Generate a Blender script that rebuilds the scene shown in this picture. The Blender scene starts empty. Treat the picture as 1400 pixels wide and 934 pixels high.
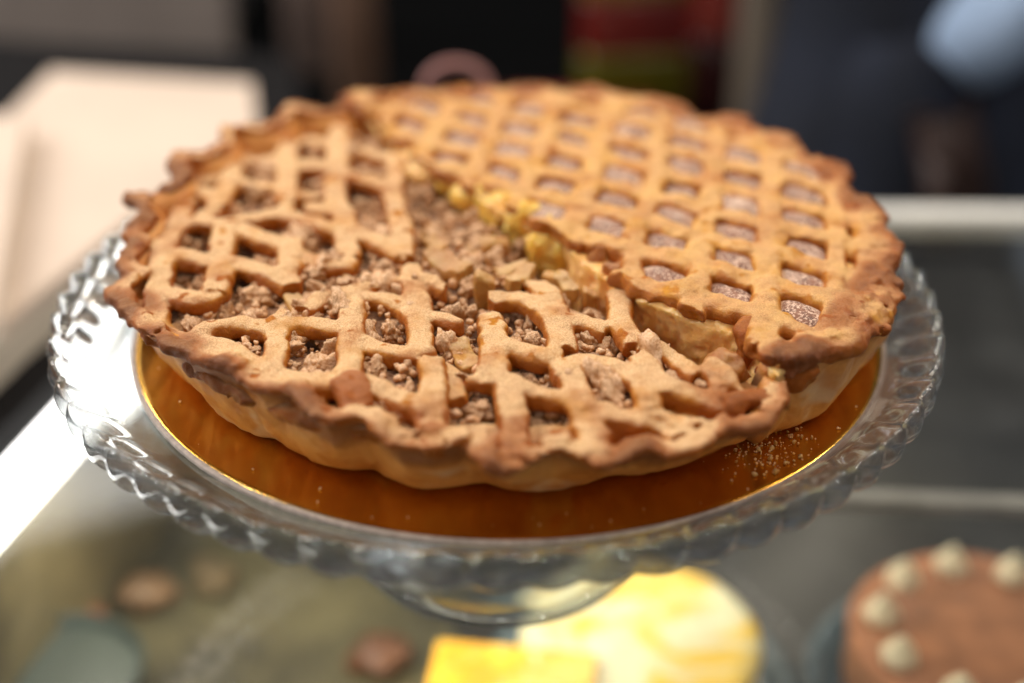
import bpy, math, random
import numpy as np
from math import radians as R_, sin, cos, pi
S = 0.01                                    # all building below is in centimetres
C = bpy.context.scene.collection
sc = bpy.context.scene
rnd = random.Random(7)
rs = np.random.RandomState(11)

# ------------------------------------------------------------------ camera, world, lamps, exposure
CH, CZ, CP, CF = 46.4, 36.13, R_(29.99), 1923.0
cam = bpy.data.objects.new('camera', bpy.data.cameras.new('camera')); C.objects.link(cam)
cam.location = (0, -CH*S, CZ*S); cam.rotation_euler = (R_(90)-CP, 0, 0)
cam.data.sensor_width = 36; cam.data.lens = CF/1400*36
cam.data.clip_start = 0.02; cam.data.clip_end = 60
cam.data.dof.use_dof = True; cam.data.dof.focus_distance = 0.455; cam.data.dof.aperture_fstop = 2.5
sc.camera = cam
w = bpy.data.worlds.new('World'); sc.world = w; w.use_nodes = True
w.node_tree.nodes['Background'].inputs[0].default_value = (0.80, 0.86, 1.0, 1)
w.node_tree.nodes['Background'].inputs[1].default_value = 0.10

def area(name, loc, aim, sx, sy, power, col):
    l = bpy.data.lights.new(name, 'AREA'); l.shape = 'RECTANGLE'; l.size = sx*S; l.size_y = sy*S
    l.energy = power; l.color = col
    o = bpy.data.objects.new(name, l); C.objects.link(o)
    o.location = [c*S for c in loc]
    from mathutils import Vector
    d = Vector(aim)-Vector(loc); o.rotation_euler = d.to_track_quat('-Z', 'Y').to_euler()
    return o
area('window_light', (-150, 70, 105), (0, 0, 14), 110, 90, 28, (1.0, 0.97, 0.94))
for loc_, sx_, sy_, e_ in [((10, -34, 140), 130, 7, 2.6), ((30, 30, 150), 130, 8, 5.4), ((45, 84, 128), 120, 8, 5.4), ((118, 10, 120), 7, 110, 2.6), ((-95, 0, 135), 7, 110, 2.0)]:
    area('overhead_glint_strip', loc_, (0, 0, 14) if sx_ > 50 else (0, loc_[1], 14), sx_, sy_, e_*1.12, (1.0, 0.87, 0.70))  # warm overhead light, split into added strips that glint on the beads
area('front_fill', (60, -220, 110), (0, -4, 14), 260, 120, 4.5, (1.0, 0.90, 0.78))
area('window_light', (-64, 121, 82), (0, 0, 12), 26, 14, .42, (0.97, 0.98, 1.0))
for i, (x, y, z, e) in enumerate([(-40, 90, 130, 1.3), (25, 110, 120, 1.3), (85, 60, 110, 1.3), (-75, 40, 120, 1.3), (125, 95, 100, .8), (-95, 100, 95, .8), (0, 60, 150, 1.0), (110, 20, 120, .8), (-60, -120, 90, .6), (5, -140, 100, .6), (70, -115, 85, .6), (130, -30, 90, .6), (-130, -40, 90, .6), (-110, 0, 120, .8)]):
    area('glint_light', (x, y, z), (0, 0, 12), 5, 5, e*1.3, (0.95, 0.96, 1.0))  # unseen lights added to put glints on the glass
sc.view_settings.view_transform = 'Standard'; sc.view_settings.look = 'None'
sc.view_settings.exposure = 0.0; sc.view_settings.gamma = 1.0
sc.render.engine = 'CYCLES'
sc.cycles.max_bounces = 16; sc.cycles.transmission_bounces = 14; sc.cycles.transparent_max_bounces = 16
sc.cycles.glossy_bounces = 6; sc.cycles.diffuse_bounces = 4
sc.cycles.sample_clamp_indirect = 6.0

def at(x, y, z):
    """point (cm) where the sight line through photo position x, y meets height z"""
    u = (x-700)/CF; v = (467-y)/CF
    d = np.array([u, math.cos(CP)+v*math.sin(CP), -math.sin(CP)+v*math.cos(CP)])
    t = (z-CZ)/d[2]
    return np.array([0, -CH, CZ]) + t*d

# ------------------------------------------------------------------ tagging
def tag(o, label=None, cat=None, group=None, kind=None):
    if label: o['label'] = label
    if cat: o['category'] = cat
    if group: o['group'] = group
    if kind: o['kind'] = kind
    return o
def empty(name, loc, label, cat, group=None):
    o = bpy.data.objects.new(name, None); C.objects.link(o); o.empty_display_size = 0.02
    o.location = [c*S for c in loc]
    return tag(o, label, cat, group)
def obj(name, me, mat=None, parent=None, loc=None):
    o = bpy.data.objects.new(name, me); C.objects.link(o)
    if mat and not me.materials: me.materials.append(mat)
    if parent: o.parent = parent
    if loc is not None: o.location = [c*S for c in loc]
    return o
def mesh(name, V, F, mat=None, smooth=True, attrs=None, normals=None):
    me = bpy.data.meshes.new(name)
    V = np.asarray(V, float)*S
    if isinstance(F, np.ndarray):
        n, k = F.shape
        me.vertices.add(len(V)); me.vertices.foreach_set('co', V.astype(np.float32).ravel())
        me.loops.add(n*k); me.loops.foreach_set('vertex_index', F.astype(np.int32).ravel())
        me.polygons.add(n); me.polygons.foreach_set('loop_start', np.arange(0, n*k, k, dtype=np.int32))
        me.polygons.foreach_set('loop_total', np.full(n, k, np.int32))
    else:
        me.from_pydata([tuple(v) for v in V], [], [tuple(f) for f in F])
    me.update(calc_edges=True); me.validate()
    me.polygons.foreach_set('use_smooth', np.full(len(me.polygons), smooth))
    for k_, a in (attrs or {}).items():
        at_ = me.attributes.new(k_, 'FLOAT', 'POINT'); at_.data.foreach_set('value', np.asarray(a, np.float32))
    if normals is not None:
        me.normals_split_custom_set_from_vertices([tuple(n) for n in normals])
    if mat: me.materials.append(mat)
    return me

# ------------------------------------------------------------------ numpy noise and surface nets
TAB = rs.rand(32, 32, 32).astype(np.float32)*2-1
def vnoise(x, y, z, f, seed=0):
    x, y, z = np.broadcast_arrays(x*f+seed*7.31+50, y*f+seed*3.77+50, z*f+seed*5.13+50)
    xi = np.floor(x).astype(int); yi = np.floor(y).astype(int); zi = np.floor(z).astype(int)
    fx = x-xi; fy = y-yi; fz = z-zi
    fx = fx*fx*(3-2*fx); fy = fy*fy*(3-2*fy); fz = fz*fz*(3-2*fz)
    def g(a, b, c): return TAB[(xi+a) & 31, (yi+b) & 31, (zi+c) & 31]
    a = g(0,0,0)*(1-fx)+g(1,0,0)*fx; b = g(0,1,0)*(1-fx)+g(1,1,0)*fx
    c = g(0,0,1)*(1-fx)+g(1,0,1)*fx; d = g(0,1,1)*(1-fx)+g(1,1,1)*fx
    return (a*(1-fy)+b*fy)*(1-fz)+(c*(1-fy)+d*fy)*fz
def nets(phi, org, h):
    s = phi < 0
    c8 = [s[i:s.shape[0]-1+i, j:s.shape[1]-1+j, k:s.shape[2]-1+k] for i in (0,1) for j in (0,1) for k in (0,1)]
    n = np.zeros(c8[0].shape, np.int8)
    for c in c8: n += c
    cells = np.argwhere((n > 0) & (n < 8))
    if not len(cells): return np.zeros((0,3)), np.zeros((0,4), int)
    idx = -np.ones(n.shape, np.int32); idx[tuple(cells.T)] = np.arange(len(cells))
    acc = np.zeros((len(cells), 3)); cnt = np.zeros(len(cells))
    cor = [(i,j,k) for i in (0,1) for j in (0,1) for k in (0,1)]
    for a in cor:
        for ax in range(3):
            if a[ax]: continue
            b = list(a); b[ax] = 1
            pa = phi[cells[:,0]+a[0], cells[:,1]+a[1], cells[:,2]+a[2]]
            pb = phi[cells[:,0]+b[0], cells[:,1]+b[1], cells[:,2]+b[2]]
            m = (pa < 0) != (pb < 0)
            t = np.where(m, pa/np.where(m, pa-pb, 1), 0)
            q = np.tile(np.array(a, float), (len(cells), 1)); q[:, ax] += t
            acc += q*m[:, None]; cnt += m
    V = (cells+acc/cnt[:, None])*h+np.array(org)
    Q = []
    for ax in range(3):
        u, v = [(1,2),(2,0),(0,1)][ax]
        sl0 = [slice(None)]*3; sl1 = [slice(None)]*3
        sl0[ax] = slice(0, -1); sl1[ax] = slice(1, None)
        for o_ in (u, v): sl0[o_] = slice(1, -1); sl1[o_] = slice(1, -1)
        s0 = s[tuple(sl0)]; s1 = s[tuple(sl1)]
        e = np.argwhere(s0 != s1)
        if not len(e): continue
        inside = s0[tuple(e.T)]
        base = e.copy(); base[:, u] += 1; base[:, v] += 1
        def cid(du, dv):
            p = base.copy(); p[:, u] += du; p[:, v] += dv
            return idx[p[:,0], p[:,1], p[:,2]]
        q = np.stack([cid(-1,-1), cid(0,-1), cid(0,0), cid(-1,0)], 1)
        q[~inside] = q[~inside][:, ::-1]
        Q.append(q)
    Q = np.concatenate(Q)
    return V, Q[(Q >= 0).all(1)]
def grad_normals(V, Q):
    a = V[Q[:,2]]-V[Q[:,0]]; b = V[Q[:,3]]-V[Q[:,1]]
    fn = np.cross(a, b); N = np.zeros_like(V)
    for k in range(4): np.add.at(N, Q[:,k], fn)
    return N/np.maximum(np.linalg.norm(N, axis=1), 1e-9)[:, None]
def smin(a, b, k):
    h = np.clip(.5+.5*(b-a)/k, 0, 1)
    return b*(1-h)+a*h-k*h*(1-h)
def sstep(a, b, x):
    t = np.clip((x-a)/(b-a), 0, 1); return t*t*(3-2*t)

class Field:
    """a voxel field in which rounded pastry strips melt into one another; each strip keeps its own number"""
    def __init__(s, lo, hi, h):
        s.h = h; s.lo = np.array(lo, float)
        s.n = np.ceil((np.array(hi)-s.lo)/h).astype(int)+1
        s.phi = np.full(s.n, 9., np.float32); s.lab = np.zeros(s.n, np.int16); s.best = np.full(s.n, 9., np.float32)
        s.ax = [s.lo[i]+np.arange(s.n[i])*h for i in range(3)]
    def box(s, lo, hi):
        a = np.clip(np.floor((np.array(lo)-s.lo)/s.h).astype(int), 0, s.n-1)
        b = np.clip(np.ceil((np.array(hi)-s.lo)/s.h).astype(int)+1, 1, s.n)
        sl = tuple(slice(i, j) for i, j in zip(a, b))
        X = s.ax[0][sl[0]][:, None, None]; Y = s.ax[1][sl[1]][None, :, None]; Z = s.ax[2][sl[2]][None, None, :]
        return sl, X, Y, Z
    def put(s, sl, d, lab, k):
        d = d.astype(np.float32)
        m = d < s.best[sl]
        s.best[sl] = np.where(m, d, s.best[sl]); s.lab[sl] = np.where(m, lab, s.lab[sl])
        s.phi[sl] = smin(s.phi[sl], d, k)
    def strip(s, pts, w, t, r, lab, k=.14):
        pts = np.array(pts, float)
        for i in range(len(pts)-1):
            a, b = pts[i], pts[i+1]
            ww = w if np.isscalar(w) else w[i]
            tt = t if np.isscalar(t) else t[i]
            m = ww+tt+.45
            sl, X, Y, Z = s.box(np.minimum(a, b)-m, np.maximum(a, b)+m)
            d = b-a; L = max(np.hypot(d[0], d[1]), 1e-4); ux, uy = d[0]/L, d[1]/L
            px, py = X-a[0], Y-a[1]
            al = px*ux+py*uy; la = -px*uy+py*ux
            zc = a[2]+(b[2]-a[2])*np.clip(al/L, 0, 1)
            e = .12 if 0 < i else .0
            qa = np.abs(al-L/2)-(L/2)-(.5*ww if (0 < i) else 0)*.0
            qa = np.maximum(qa, 0)
            # round joint in plan: lateral distance taken from the clamped axis point
            lat = np.sqrt(la*la+qa*qa)
            q1 = lat-(ww-r); q2 = np.abs(Z-zc)-(tt-r)
            dd = np.sqrt(np.maximum(q1, 0)**2+np.maximum(q2, 0)**2)+np.minimum(np.maximum(q1, q2), 0)-r
            if i == 0: dd = np.maximum(dd, -(al+.12+.1*np.sin(la*7+a[0]*9)))
            if i == len(pts)-2: dd = np.maximum(dd, (al-L-.12-.1*np.sin(la*6+a[1]*8)))
            s.put(sl, dd, lab, k)
    def ball(s, c, rad, lab, k=.12):
        c = np.array(c, float); rad = np.array(rad if not np.isscalar(rad) else [rad]*3, float)
        sl, X, Y, Z = s.box(c-rad-.3, c+rad+.3)
        q = np.sqrt(((X-c[0])/rad[0])**2+((Y-c[1])/rad[1])**2+((Z-c[2])/rad[2])**2)
        s.put(sl, (q-1)*rad.min(), lab, k)
    def rough(s, amps, seed=0, rimk=0.):
        idx = np.argwhere(s.phi < .3)
        I = tuple(idx.T); x = s.ax[0][I[0]]; y = s.ax[1][I[1]]; z = s.ax[2][I[2]]
        d = np.zeros(len(x))
        for j, (f, a) in enumerate(amps): d += a*vnoise(x, y, z, f, seed+j)
        if rimk: d = d*(1+rimk*sstep(12.7, 13.2, np.hypot(x, y)))
        s.phi[I] += d
    def cut(s, fn, rough=.08):
        idx = np.argwhere(s.phi < .3)
        I = tuple(idx.T); x = s.ax[0][I[0]]; y = s.ax[1][I[1]]; z = s.ax[2][I[2]]
        s.phi[I] = np.maximum(s.phi[I], fn(x, y, z)+rough*vnoise(x, y, z, 2.2, 5))
    def parts(s):
        V, Q = nets(s.phi, s.lo, s.h); N = grad_normals(V, Q)
        cen = V[Q].mean(1); ii = np.clip(np.round((cen-s.lo)/s.h).astype(int), 0, s.n-1)
        L = s.lab[ii[:,0], ii[:,1], ii[:,2]]
        for l in np.unique(L):
            q = Q[L == l]
            u, inv = np.unique(q, return_inverse=True)
            yield int(l), V[u], inv.reshape(-1, 4), N[u]

# ------------------------------------------------------------------ materials
class NT:
    def __init__(s, name):
        s.m = bpy.data.materials.new(name); s.m.use_nodes = True
        s.t = s.m.node_tree; s.N = s.t.nodes; s.L = s.t.links
        s.b = s.N['Principled BSDF']; s.out = s.N['Material Output']
        s.tc = s.N.new('ShaderNodeTexCoord').outputs['Object']
    def set(s, **k):
        for a, v in k.items(): s.b.inputs[a.replace('_', ' ')].default_value = v
        return s
    def noise(s, scale, detail=3, rough=.5, dist=0, vec=None):
        n = s.N.new('ShaderNodeTexNoise'); n.inputs['Scale'].default_value = scale; n.inputs['Detail'].default_value = detail
        n.inputs['Roughness'].default_value = rough; n.inputs['Distortion'].default_value = dist
        s.L.new(vec or s.tc, n.inputs['Vector']); return n.outputs['Fac']
    def ramp(s, f, a, b, lo=0., hi=1.):
        n = s.N.new('ShaderNodeMapRange'); n.interpolation_type = 'SMOOTHSTEP'
        n.inputs['From Min'].default_value = a; n.inputs['From Max'].default_value = b
        n.inputs['To Min'].default_value = lo; n.inputs['To Max'].default_value = hi
        s.L.new(f, n.inputs['Value']); return n.outputs['Result']
    def math(s, op, a, b=None, c=None):
        n = s.N.new('ShaderNodeMath'); n.operation = op
        for i, v in enumerate((a, b, c)):
            if v is None: continue
            if isinstance(v, (int, float)): n.inputs[i].default_value = v
            else: s.L.new(v, n.inputs[i])
        return n.outputs[0]
    def mix(s, f, a, b):
        n = s.N.new('ShaderNodeMix'); n.data_type = 'RGBA'
        for i, v in ((0, f), (6, a), (7, b)):
            if isinstance(v, (int, float)): n.inputs[i].default_value = v
            elif isinstance(v, tuple): n.inputs[i].default_value = v+(1,)
            else: s.L.new(v, n.inputs[i])
        return n.outputs[2]
    def attr(s, name):
        n = s.N.new('ShaderNodeAttribute'); n.attribute_name = name; return n.outputs['Fac']
    def nz(s):
        g = s.N.new('ShaderNodeNewGeometry'); x = s.N.new('ShaderNodeSeparateXYZ'); s.L.new(g.outputs['Normal'], x.inputs[0]); return x.outputs[2]
    def col(s, c): s.L.new(c, s.b.inputs['Base Color']); return s
    def rough_(s, c): s.L.new(c, s.b.inputs['Roughness']); return s
    def bump(s, layers):
        prev = None
        for h, st, d in layers:
            b = s.N.new('ShaderNodeBump'); b.inputs['Strength'].default_value = st; b.inputs['Distance'].default_value = d
            s.L.new(h, b.inputs['Height'])
            if prev: s.L.new(prev, b.inputs['Normal'])
            prev = b.outputs[0]
        s.L.new(prev, s.b.inputs['Normal']); return s

def pastry(name, light, gold, brown, dust, dust_amt, speck_amt=.55, sss=.12, spec=.24):
    n = NT(name)
    toast = n.attr('toast'); nz0 = n.nz()
    big = n.noise(70, 4, .6); mid = n.noise(260, 4, .65)
    c = n.mix(n.ramp(big, .38, .62), light, gold)
    t = n.math('ADD', toast, n.math('MULTIPLY', n.math('SUBTRACT', mid, .5), .5))
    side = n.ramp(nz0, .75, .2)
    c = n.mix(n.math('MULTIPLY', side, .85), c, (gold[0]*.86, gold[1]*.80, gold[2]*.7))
    c = n.mix(n.ramp(t, -.05, .5), c, (.42, .105, .008))
    c = n.mix(n.ramp(t, .5, 1.15), c, brown)
    nz = n.nz()
    up = n.ramp(nz, .55, .97)
    patch = n.ramp(n.noise(55, 3, .6), .30, .55)
    bare = n.ramp(n.noise(120, 2, .5), .64, .70, 1, 0)
    gr = n.noise(2000, 2, .7)
    grain = n.ramp(gr, .38, .62, 1-speck_amt, 1.)
    f = n.math('MULTIPLY', n.math('MULTIPLY', up, n.math('ADD', n.math('MULTIPLY', patch, .62), .38)), n.math('MULTIPLY', grain, bare))
    f = n.math('MULTIPLY', f, dust_amt)
    f = n.math('MULTIPLY', f, n.ramp(toast, .12, .8, 1, .2))
    c = n.mix(f, c, dust)
    sp = n.math('MULTIPLY', n.ramp(n.noise(1700, 1, .5), .62, .70), .22)
    c = n.mix(n.math('MULTIPLY', sp, up), c, (brown[0]*1.3, brown[1]*1.5, brown[2]*1.8))
    n.col(c); n.rough_(n.ramp(f, 0, 1, .36, .85))
    n.set(Specular_IOR_Level=spec, Subsurface_Weight=sss, Subsurface_Radius=(.006, .003, .0015), Subsurface_Scale=.5)
    n.bump([(n.noise(330, 6, .75, .3), .75, .0022), (gr, .7, .0006), (n.noise(800, 4, .7), .5, .0008)])
    return n.m
M = {}
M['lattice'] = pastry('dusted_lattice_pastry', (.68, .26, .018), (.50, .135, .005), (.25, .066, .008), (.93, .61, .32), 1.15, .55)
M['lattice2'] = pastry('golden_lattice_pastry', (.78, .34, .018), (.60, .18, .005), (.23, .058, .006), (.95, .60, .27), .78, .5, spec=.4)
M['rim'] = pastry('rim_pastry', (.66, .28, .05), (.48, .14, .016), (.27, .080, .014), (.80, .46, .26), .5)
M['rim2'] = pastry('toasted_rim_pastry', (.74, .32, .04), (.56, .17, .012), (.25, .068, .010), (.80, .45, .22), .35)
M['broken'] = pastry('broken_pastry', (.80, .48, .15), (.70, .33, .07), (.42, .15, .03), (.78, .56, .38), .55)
def wall():
    n = NT('baked_side_crust')
    toast = n.attr('toast')
    pale = n.ramp(n.noise(32, 3, .55, .4), .52, .62)
    c = n.mix(n.ramp(n.noise(60, 4, .6), .35, .65), (.72, .32, .075), (.56, .19, .028))
    c = n.mix(n.math('MULTIPLY', pale, n.ramp(toast, 0, .45, .5, 0)), c, (.76, .56, .32))
    c = n.mix(n.ramp(n.math('ADD', toast, n.math('MULTIPLY', n.math('SUBTRACT', n.noise(240, 4, .7), .5), .45)), .25, 1.0), c, (.30, .10, .025))
    n.col(c).set(Roughness=.5, Specular_IOR_Level=.4, Subsurface_Weight=.12, Subsurface_Radius=(.006, .003, .0015), Subsurface_Scale=.5)
    n.bump([(n.noise(180, 5, .7), .35, .0015), (n.noise(900, 3, .7), .25, .0006)])
    return n.m
M['wall'] = wall()
def crumb(name, a, b, dust, amt):
    n = NT(name)
    info = n.N.new('ShaderNodeObjectInfo').outputs['Random']
    c = n.mix(n.ramp(n.noise(300, 4, .7), .3, .7), a, b)
    c = n.mix(n.math('MULTIPLY', info, .6), c, (a[0]*.55, a[1]*.5, a[2]*.45))
    f = n.math('MULTIPLY', n.math('MULTIPLY', n.ramp(n.nz(), 0, .8), n.ramp(n.noise(1000, 2, .7), .38, .56, .3, 1)), amt)
    c = n.mix(f, c, dust)
    n.col(c).set(Roughness=.85, Specular_IOR_Level=.25)
    n.bump([(n.noise(420, 5, .75), .8, .0016), (n.noise(1400, 2, .7), .5, .0006)])
    return n.m
M['crumb'] = crumb('crumble', (.76, .36, .11), (.52, .20, .055), (.94, .62, .38), .92)
M['filling_dark'] = crumb('apple_filling', (.30, .13, .05), (.15, .055, .02), (.70, .45, .30), .4)
def custard(name, a, b, wet=.35):
    n = NT(name)
    c = n.mix(n.ramp(n.noise(90, 4, .6, .5), .35, .65), a, b)
    c = n.mix(n.ramp(n.noise(300, 3, .6), .62, .75, 0, .5), c, (.55, .26, .06))
    n.col(c).set(Roughness=wet, Specular_IOR_Level=.5, Subsurface_Weight=.5, Subsurface_Radius=(.01, .007, .003), Subsurface_Scale=1.)
    n.bump([(n.noise(160, 4, .65), .5, .002), (n.noise(700, 3, .7), .4, .0008)])
    return n.m
M['custard'] = custard('custard', (.98, .55, .21), (.92, .42, .10), .38)
M['custard_bright'] = custard('bright_custard', (.98, .60, .13), (.94, .46, .06), .35)
def patchmat():
    n = NT('dusted_dark_filling')
    edge = n.attr('toast')
    c = n.mix(n.ramp(n.noise(250, 3, .6), .35, .65), (.12, .045, .030), (.24, .09, .045))
    c = n.mix(n.ramp(edge, .3, 1.), c, (.62, .36, .18))
    f = n.ramp(n.noise(1050, 2, .7), .50, .58)
    f = n.math('MAXIMUM', n.math('MULTIPLY', f, .85), n.ramp(n.noise(75, 2, .5), .54, .80, .08, .85))
    c = n.mix(n.math('MULTIPLY', f, .9), c, (.84, .60, .44))
    n.col(c).set(Roughness=.8); n.bump([(n.noise(1150, 3, .8), .5, .0006), (n.noise(200, 4, .6), .4, .0015)])
    return n.m
M['patch'] = patchmat()
def simple(name, c, rough=.5, metal=0., var=.12, scale=60, spec=.5, bump=0, bs=300):
    n = NT(name)
    d = tuple(max(0, x*(1-var)) for x in c); e = tuple(min(1, x*(1+var)) for x in c)
    n.col(n.mix(n.ramp(n.noise(scale, 4, .6), .3, .7), d, e)).set(Roughness=rough, Metallic=metal, Specular_IOR_Level=spec)
    if bump: n.bump([(n.noise(bs, 4, .6), bump, .001)])
    return n.m
def goldm():
    n = NT('gold_card')
    c = n.mix(n.ramp(n.noise(25, 3, .6), .35, .65), (.72, .38, .05), (.62, .29, .03))
    sp = n.ramp(n.noise(900, 2, .6), .68, .74)
    n.col(n.mix(n.math('MULTIPLY', sp, .12), c, (.85, .60, .35))).set(Metallic=.95)
    n.rough_(n.ramp(n.noise(130, 4, .7), .3, .8, .10, .26))
    n.bump([(n.noise(60, 3, .5), .12, .001), (n.noise(1500, 2, .5), .08, .0004)])
    return n.m
M['gold'] = goldm()
M['card_edge'] = simple('card_edge', (.42, .33, .27), .6, 0, .2, 400)
def glassm(name, tint, rough=0., ior=1.47):
    n = NT(name)
    n.set(Base_Color=tint+(1,), Transmission_Weight=1., IOR=ior)
    sm = n.ramp(n.noise(45, 4, .7), .45, .75, rough, rough+.05)
    n.rough_(sm)
    N, L = n.N, n.L
    tr = N.new('ShaderNodeBsdfTransparent'); tr.inputs[0].default_value = tint+(1,)
    gl = N.new('ShaderNodeBsdfGlossy'); gl.inputs['Roughness'].default_value = .04; gl.inputs[0].default_value = (.92, .97, 1., 1)
    lw = N.new('ShaderNodeLayerWeight'); lw.inputs[0].default_value = .5
    fr = n.math('ADD', n.math('MULTIPLY', n.math('POWER', lw.outputs['Facing'], 4.), .8), .06)
    a = N.new('ShaderNodeMixShader'); L.new(fr, a.inputs[0]); L.new(tr.outputs[0], a.inputs[1]); L.new(gl.outputs[0], a.inputs[2])
    b = N.new('ShaderNodeMixShader'); b.inputs[0].default_value = .46; L.new(n.b.outputs[0], b.inputs[1]); L.new(a.outputs[0], b.inputs[2])
    L.new(b.outputs[0], n.out.inputs[0])
    return n.m
M['glass'] = glassm('clear_pressed_glass', (.96, .99, 1.0))
def paneglass():
    n = NT('counter_glass')
    N, L = n.N, n.L
    tr = N.new('ShaderNodeBsdfTransparent'); tr.inputs[0].default_value = (.95, .95, .92, 1)
    gl = N.new('ShaderNodeBsdfGlossy'); gl.inputs['Roughness'].default_value = .03
    lw = N.new('ShaderNodeLayerWeight'); lw.inputs[0].default_value = .5
    fr = n.math('ADD', n.math('MULTIPLY', n.math('POWER', lw.outputs['Facing'], 5.), .9), .045)
    df = N.new('ShaderNodeBsdfDiffuse'); df.inputs[0].default_value = (.6, .62, .62, 1)
    m1 = N.new('ShaderNodeMixShader'); L.new(n.ramp(n.noise(18, 5, .7), .45, .8, .004, .035), m1.inputs[0]); L.new(tr.outputs[0], m1.inputs[1]); L.new(df.outputs[0], m1.inputs[2])
    m2 = N.new('ShaderNodeMixShader'); L.new(fr, m2.inputs[0]); L.new(m1.outputs[0], m2.inputs[1]); L.new(gl.outputs[0], m2.inputs[2])
    L.new(m2.outputs[0], n.out.inputs[0]); return n.m
M['pane'] = paneglass()
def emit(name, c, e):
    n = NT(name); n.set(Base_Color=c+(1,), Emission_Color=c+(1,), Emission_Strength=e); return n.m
M['tube'] = emit('trim_glow', (1., .98, .95), 5.)  # emission standing in for window light reflected by the edge trim
M['steel'] = simple('brushed_steel', (.55, .56, .55), .3, .8, .1, 80)
M['white_rail'] = simple('white_rail', (.72, .70, .64), .35, 0, .06, 40)

# ------------------------------------------------------------------ simple shape makers (cm)
def box_mesh(name, lo, hi, mat, bev=.15):
    import bmesh
    bm = bmesh.new(); bmesh.ops.create_cube(bm, size=1)
    for v in bm.verts:
        v.co = [(lo[i]+hi[i])/2*S+v.co[i]*(hi[i]-lo[i])*S for i in range(3)]
    if bev: bmesh.ops.bevel(bm, geom=bm.edges[:], offset=bev*S, segments=2, affect='EDGES', profile=.6)
    me = bpy.data.meshes.new(name); bm.to_mesh(me); bm.free(); me.materials.append(mat); return me
def lathe(name, prof, mat, seg=96, wob=None, attrs=None, close=False):
    prof = np.array(prof, float); n = len(prof)
    th = np.arange(seg)*2*pi/seg
    V = np.stack([prof[:,0][None]*np.cos(th)[:,None], prof[:,0][None]*np.sin(th)[:,None], np.tile(prof[:,1], (seg,1))], 2)
    if wob is not None: V = wob(V, th)
    V = V.reshape(-1, 3)
    i = np.arange(seg)[:,None]; j = np.arange(n if close else n-1)[None]
    j2 = (j+1) % n; i2 = (i+1) % seg
    F = np.stack([i*n+j, i2*n+j, i2*n+j2, i*n+j2], 2).reshape(-1, 4)
    return mesh(name, V, F, mat)
def tube(name, pts, r, mat, seg=14, closed=False):
    pts = np.array(pts, float); n = len(pts)
    V = []; F = []
    T = np.gradient(pts, axis=0)
    if closed: T = np.roll(pts, -1, 0)-np.roll(pts, 1, 0)
    T /= np.linalg.norm(T, axis=1)[:,None]
    up = np.array([0.13, .21, 1.]); rr = np.full(n, r) if np.isscalar(r) else np.array(r)
    for i in range(n):
        a = np.cross(T[i], up); a /= np.linalg.norm(a); b = np.cross(T[i], a)
        for k in range(seg):
            t = 2*pi*k/seg; V.append(pts[i]+rr[i]*(a*cos(t)+b*sin(t)))
    for i in range(n if closed else n-1):
        for k in range(seg):
            i2 = (i+1) % n; F.append((i*seg+k, i2*seg+k, i2*seg+(k+1) % seg, i*seg+(k+1) % seg))
    if not closed: F.append(tuple(range(seg))); F.append(tuple((n-1)*seg+k for k in reversed(range(seg))))
    return mesh(name, V, F, mat)
def ico(level):
    import bmesh
    bm = bmesh.new(); bmesh.ops.create_icosphere(bm, subdivisions=level, radius=1)
    V = np.array([v.co[:] for v in bm.verts]); F = np.array([[v.index for v in f.verts] for f in bm.faces]); bm.free()
    return V, F
ICO = {k: ico(k) for k in (2, 3, 4)}
def clump(level, seed, rough=.10, lobes=9, squash=.8):
    V, F = ICO[level]; r_ = np.random.RandomState(seed)
    d = r_.normal(size=(lobes, 3)); d /= np.linalg.norm(d, axis=1)[:,None]
    k = r_.uniform(.55, 1.0, lobes)
    r0 = np.full(len(V), .62)
    for i in range(lobes):
        c = V@d[i]; rad = .42
        disc = rad**2-(k[i]*.62)**2*(1-c*c)
        rr = np.where((disc > 0) & (c > 0), k[i]*.62*c+np.sqrt(np.maximum(disc, 0)), 0)
        r0 = np.maximum(r0, rr)
    r0 = r0+rough*vnoise(V[:,0], V[:,1], V[:,2], 3.3, seed)+rough*.6*vnoise(V[:,0], V[:,1], V[:,2], 8, seed+3)
    r0 = r0+rough*.25*vnoise(V[:,0], V[:,1], V[:,2], 15, seed+9)
    P = V*r0[:,None]; P[:,2] *= squash
    return P, F

BZ = 10.6                                   # height of the gold card's top above the glass counter
# ================================================================== the setting
tag(obj('floor', mesh('floor', [(-900,-300,-110),(900,-300,-110),(900,900,-110),(-900,900,-110)], [(0,1,2,3)], simple('dark_floor', (.018,.015,.014), .8, 0, .3, 2, spec=.1))), kind='structure')
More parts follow.
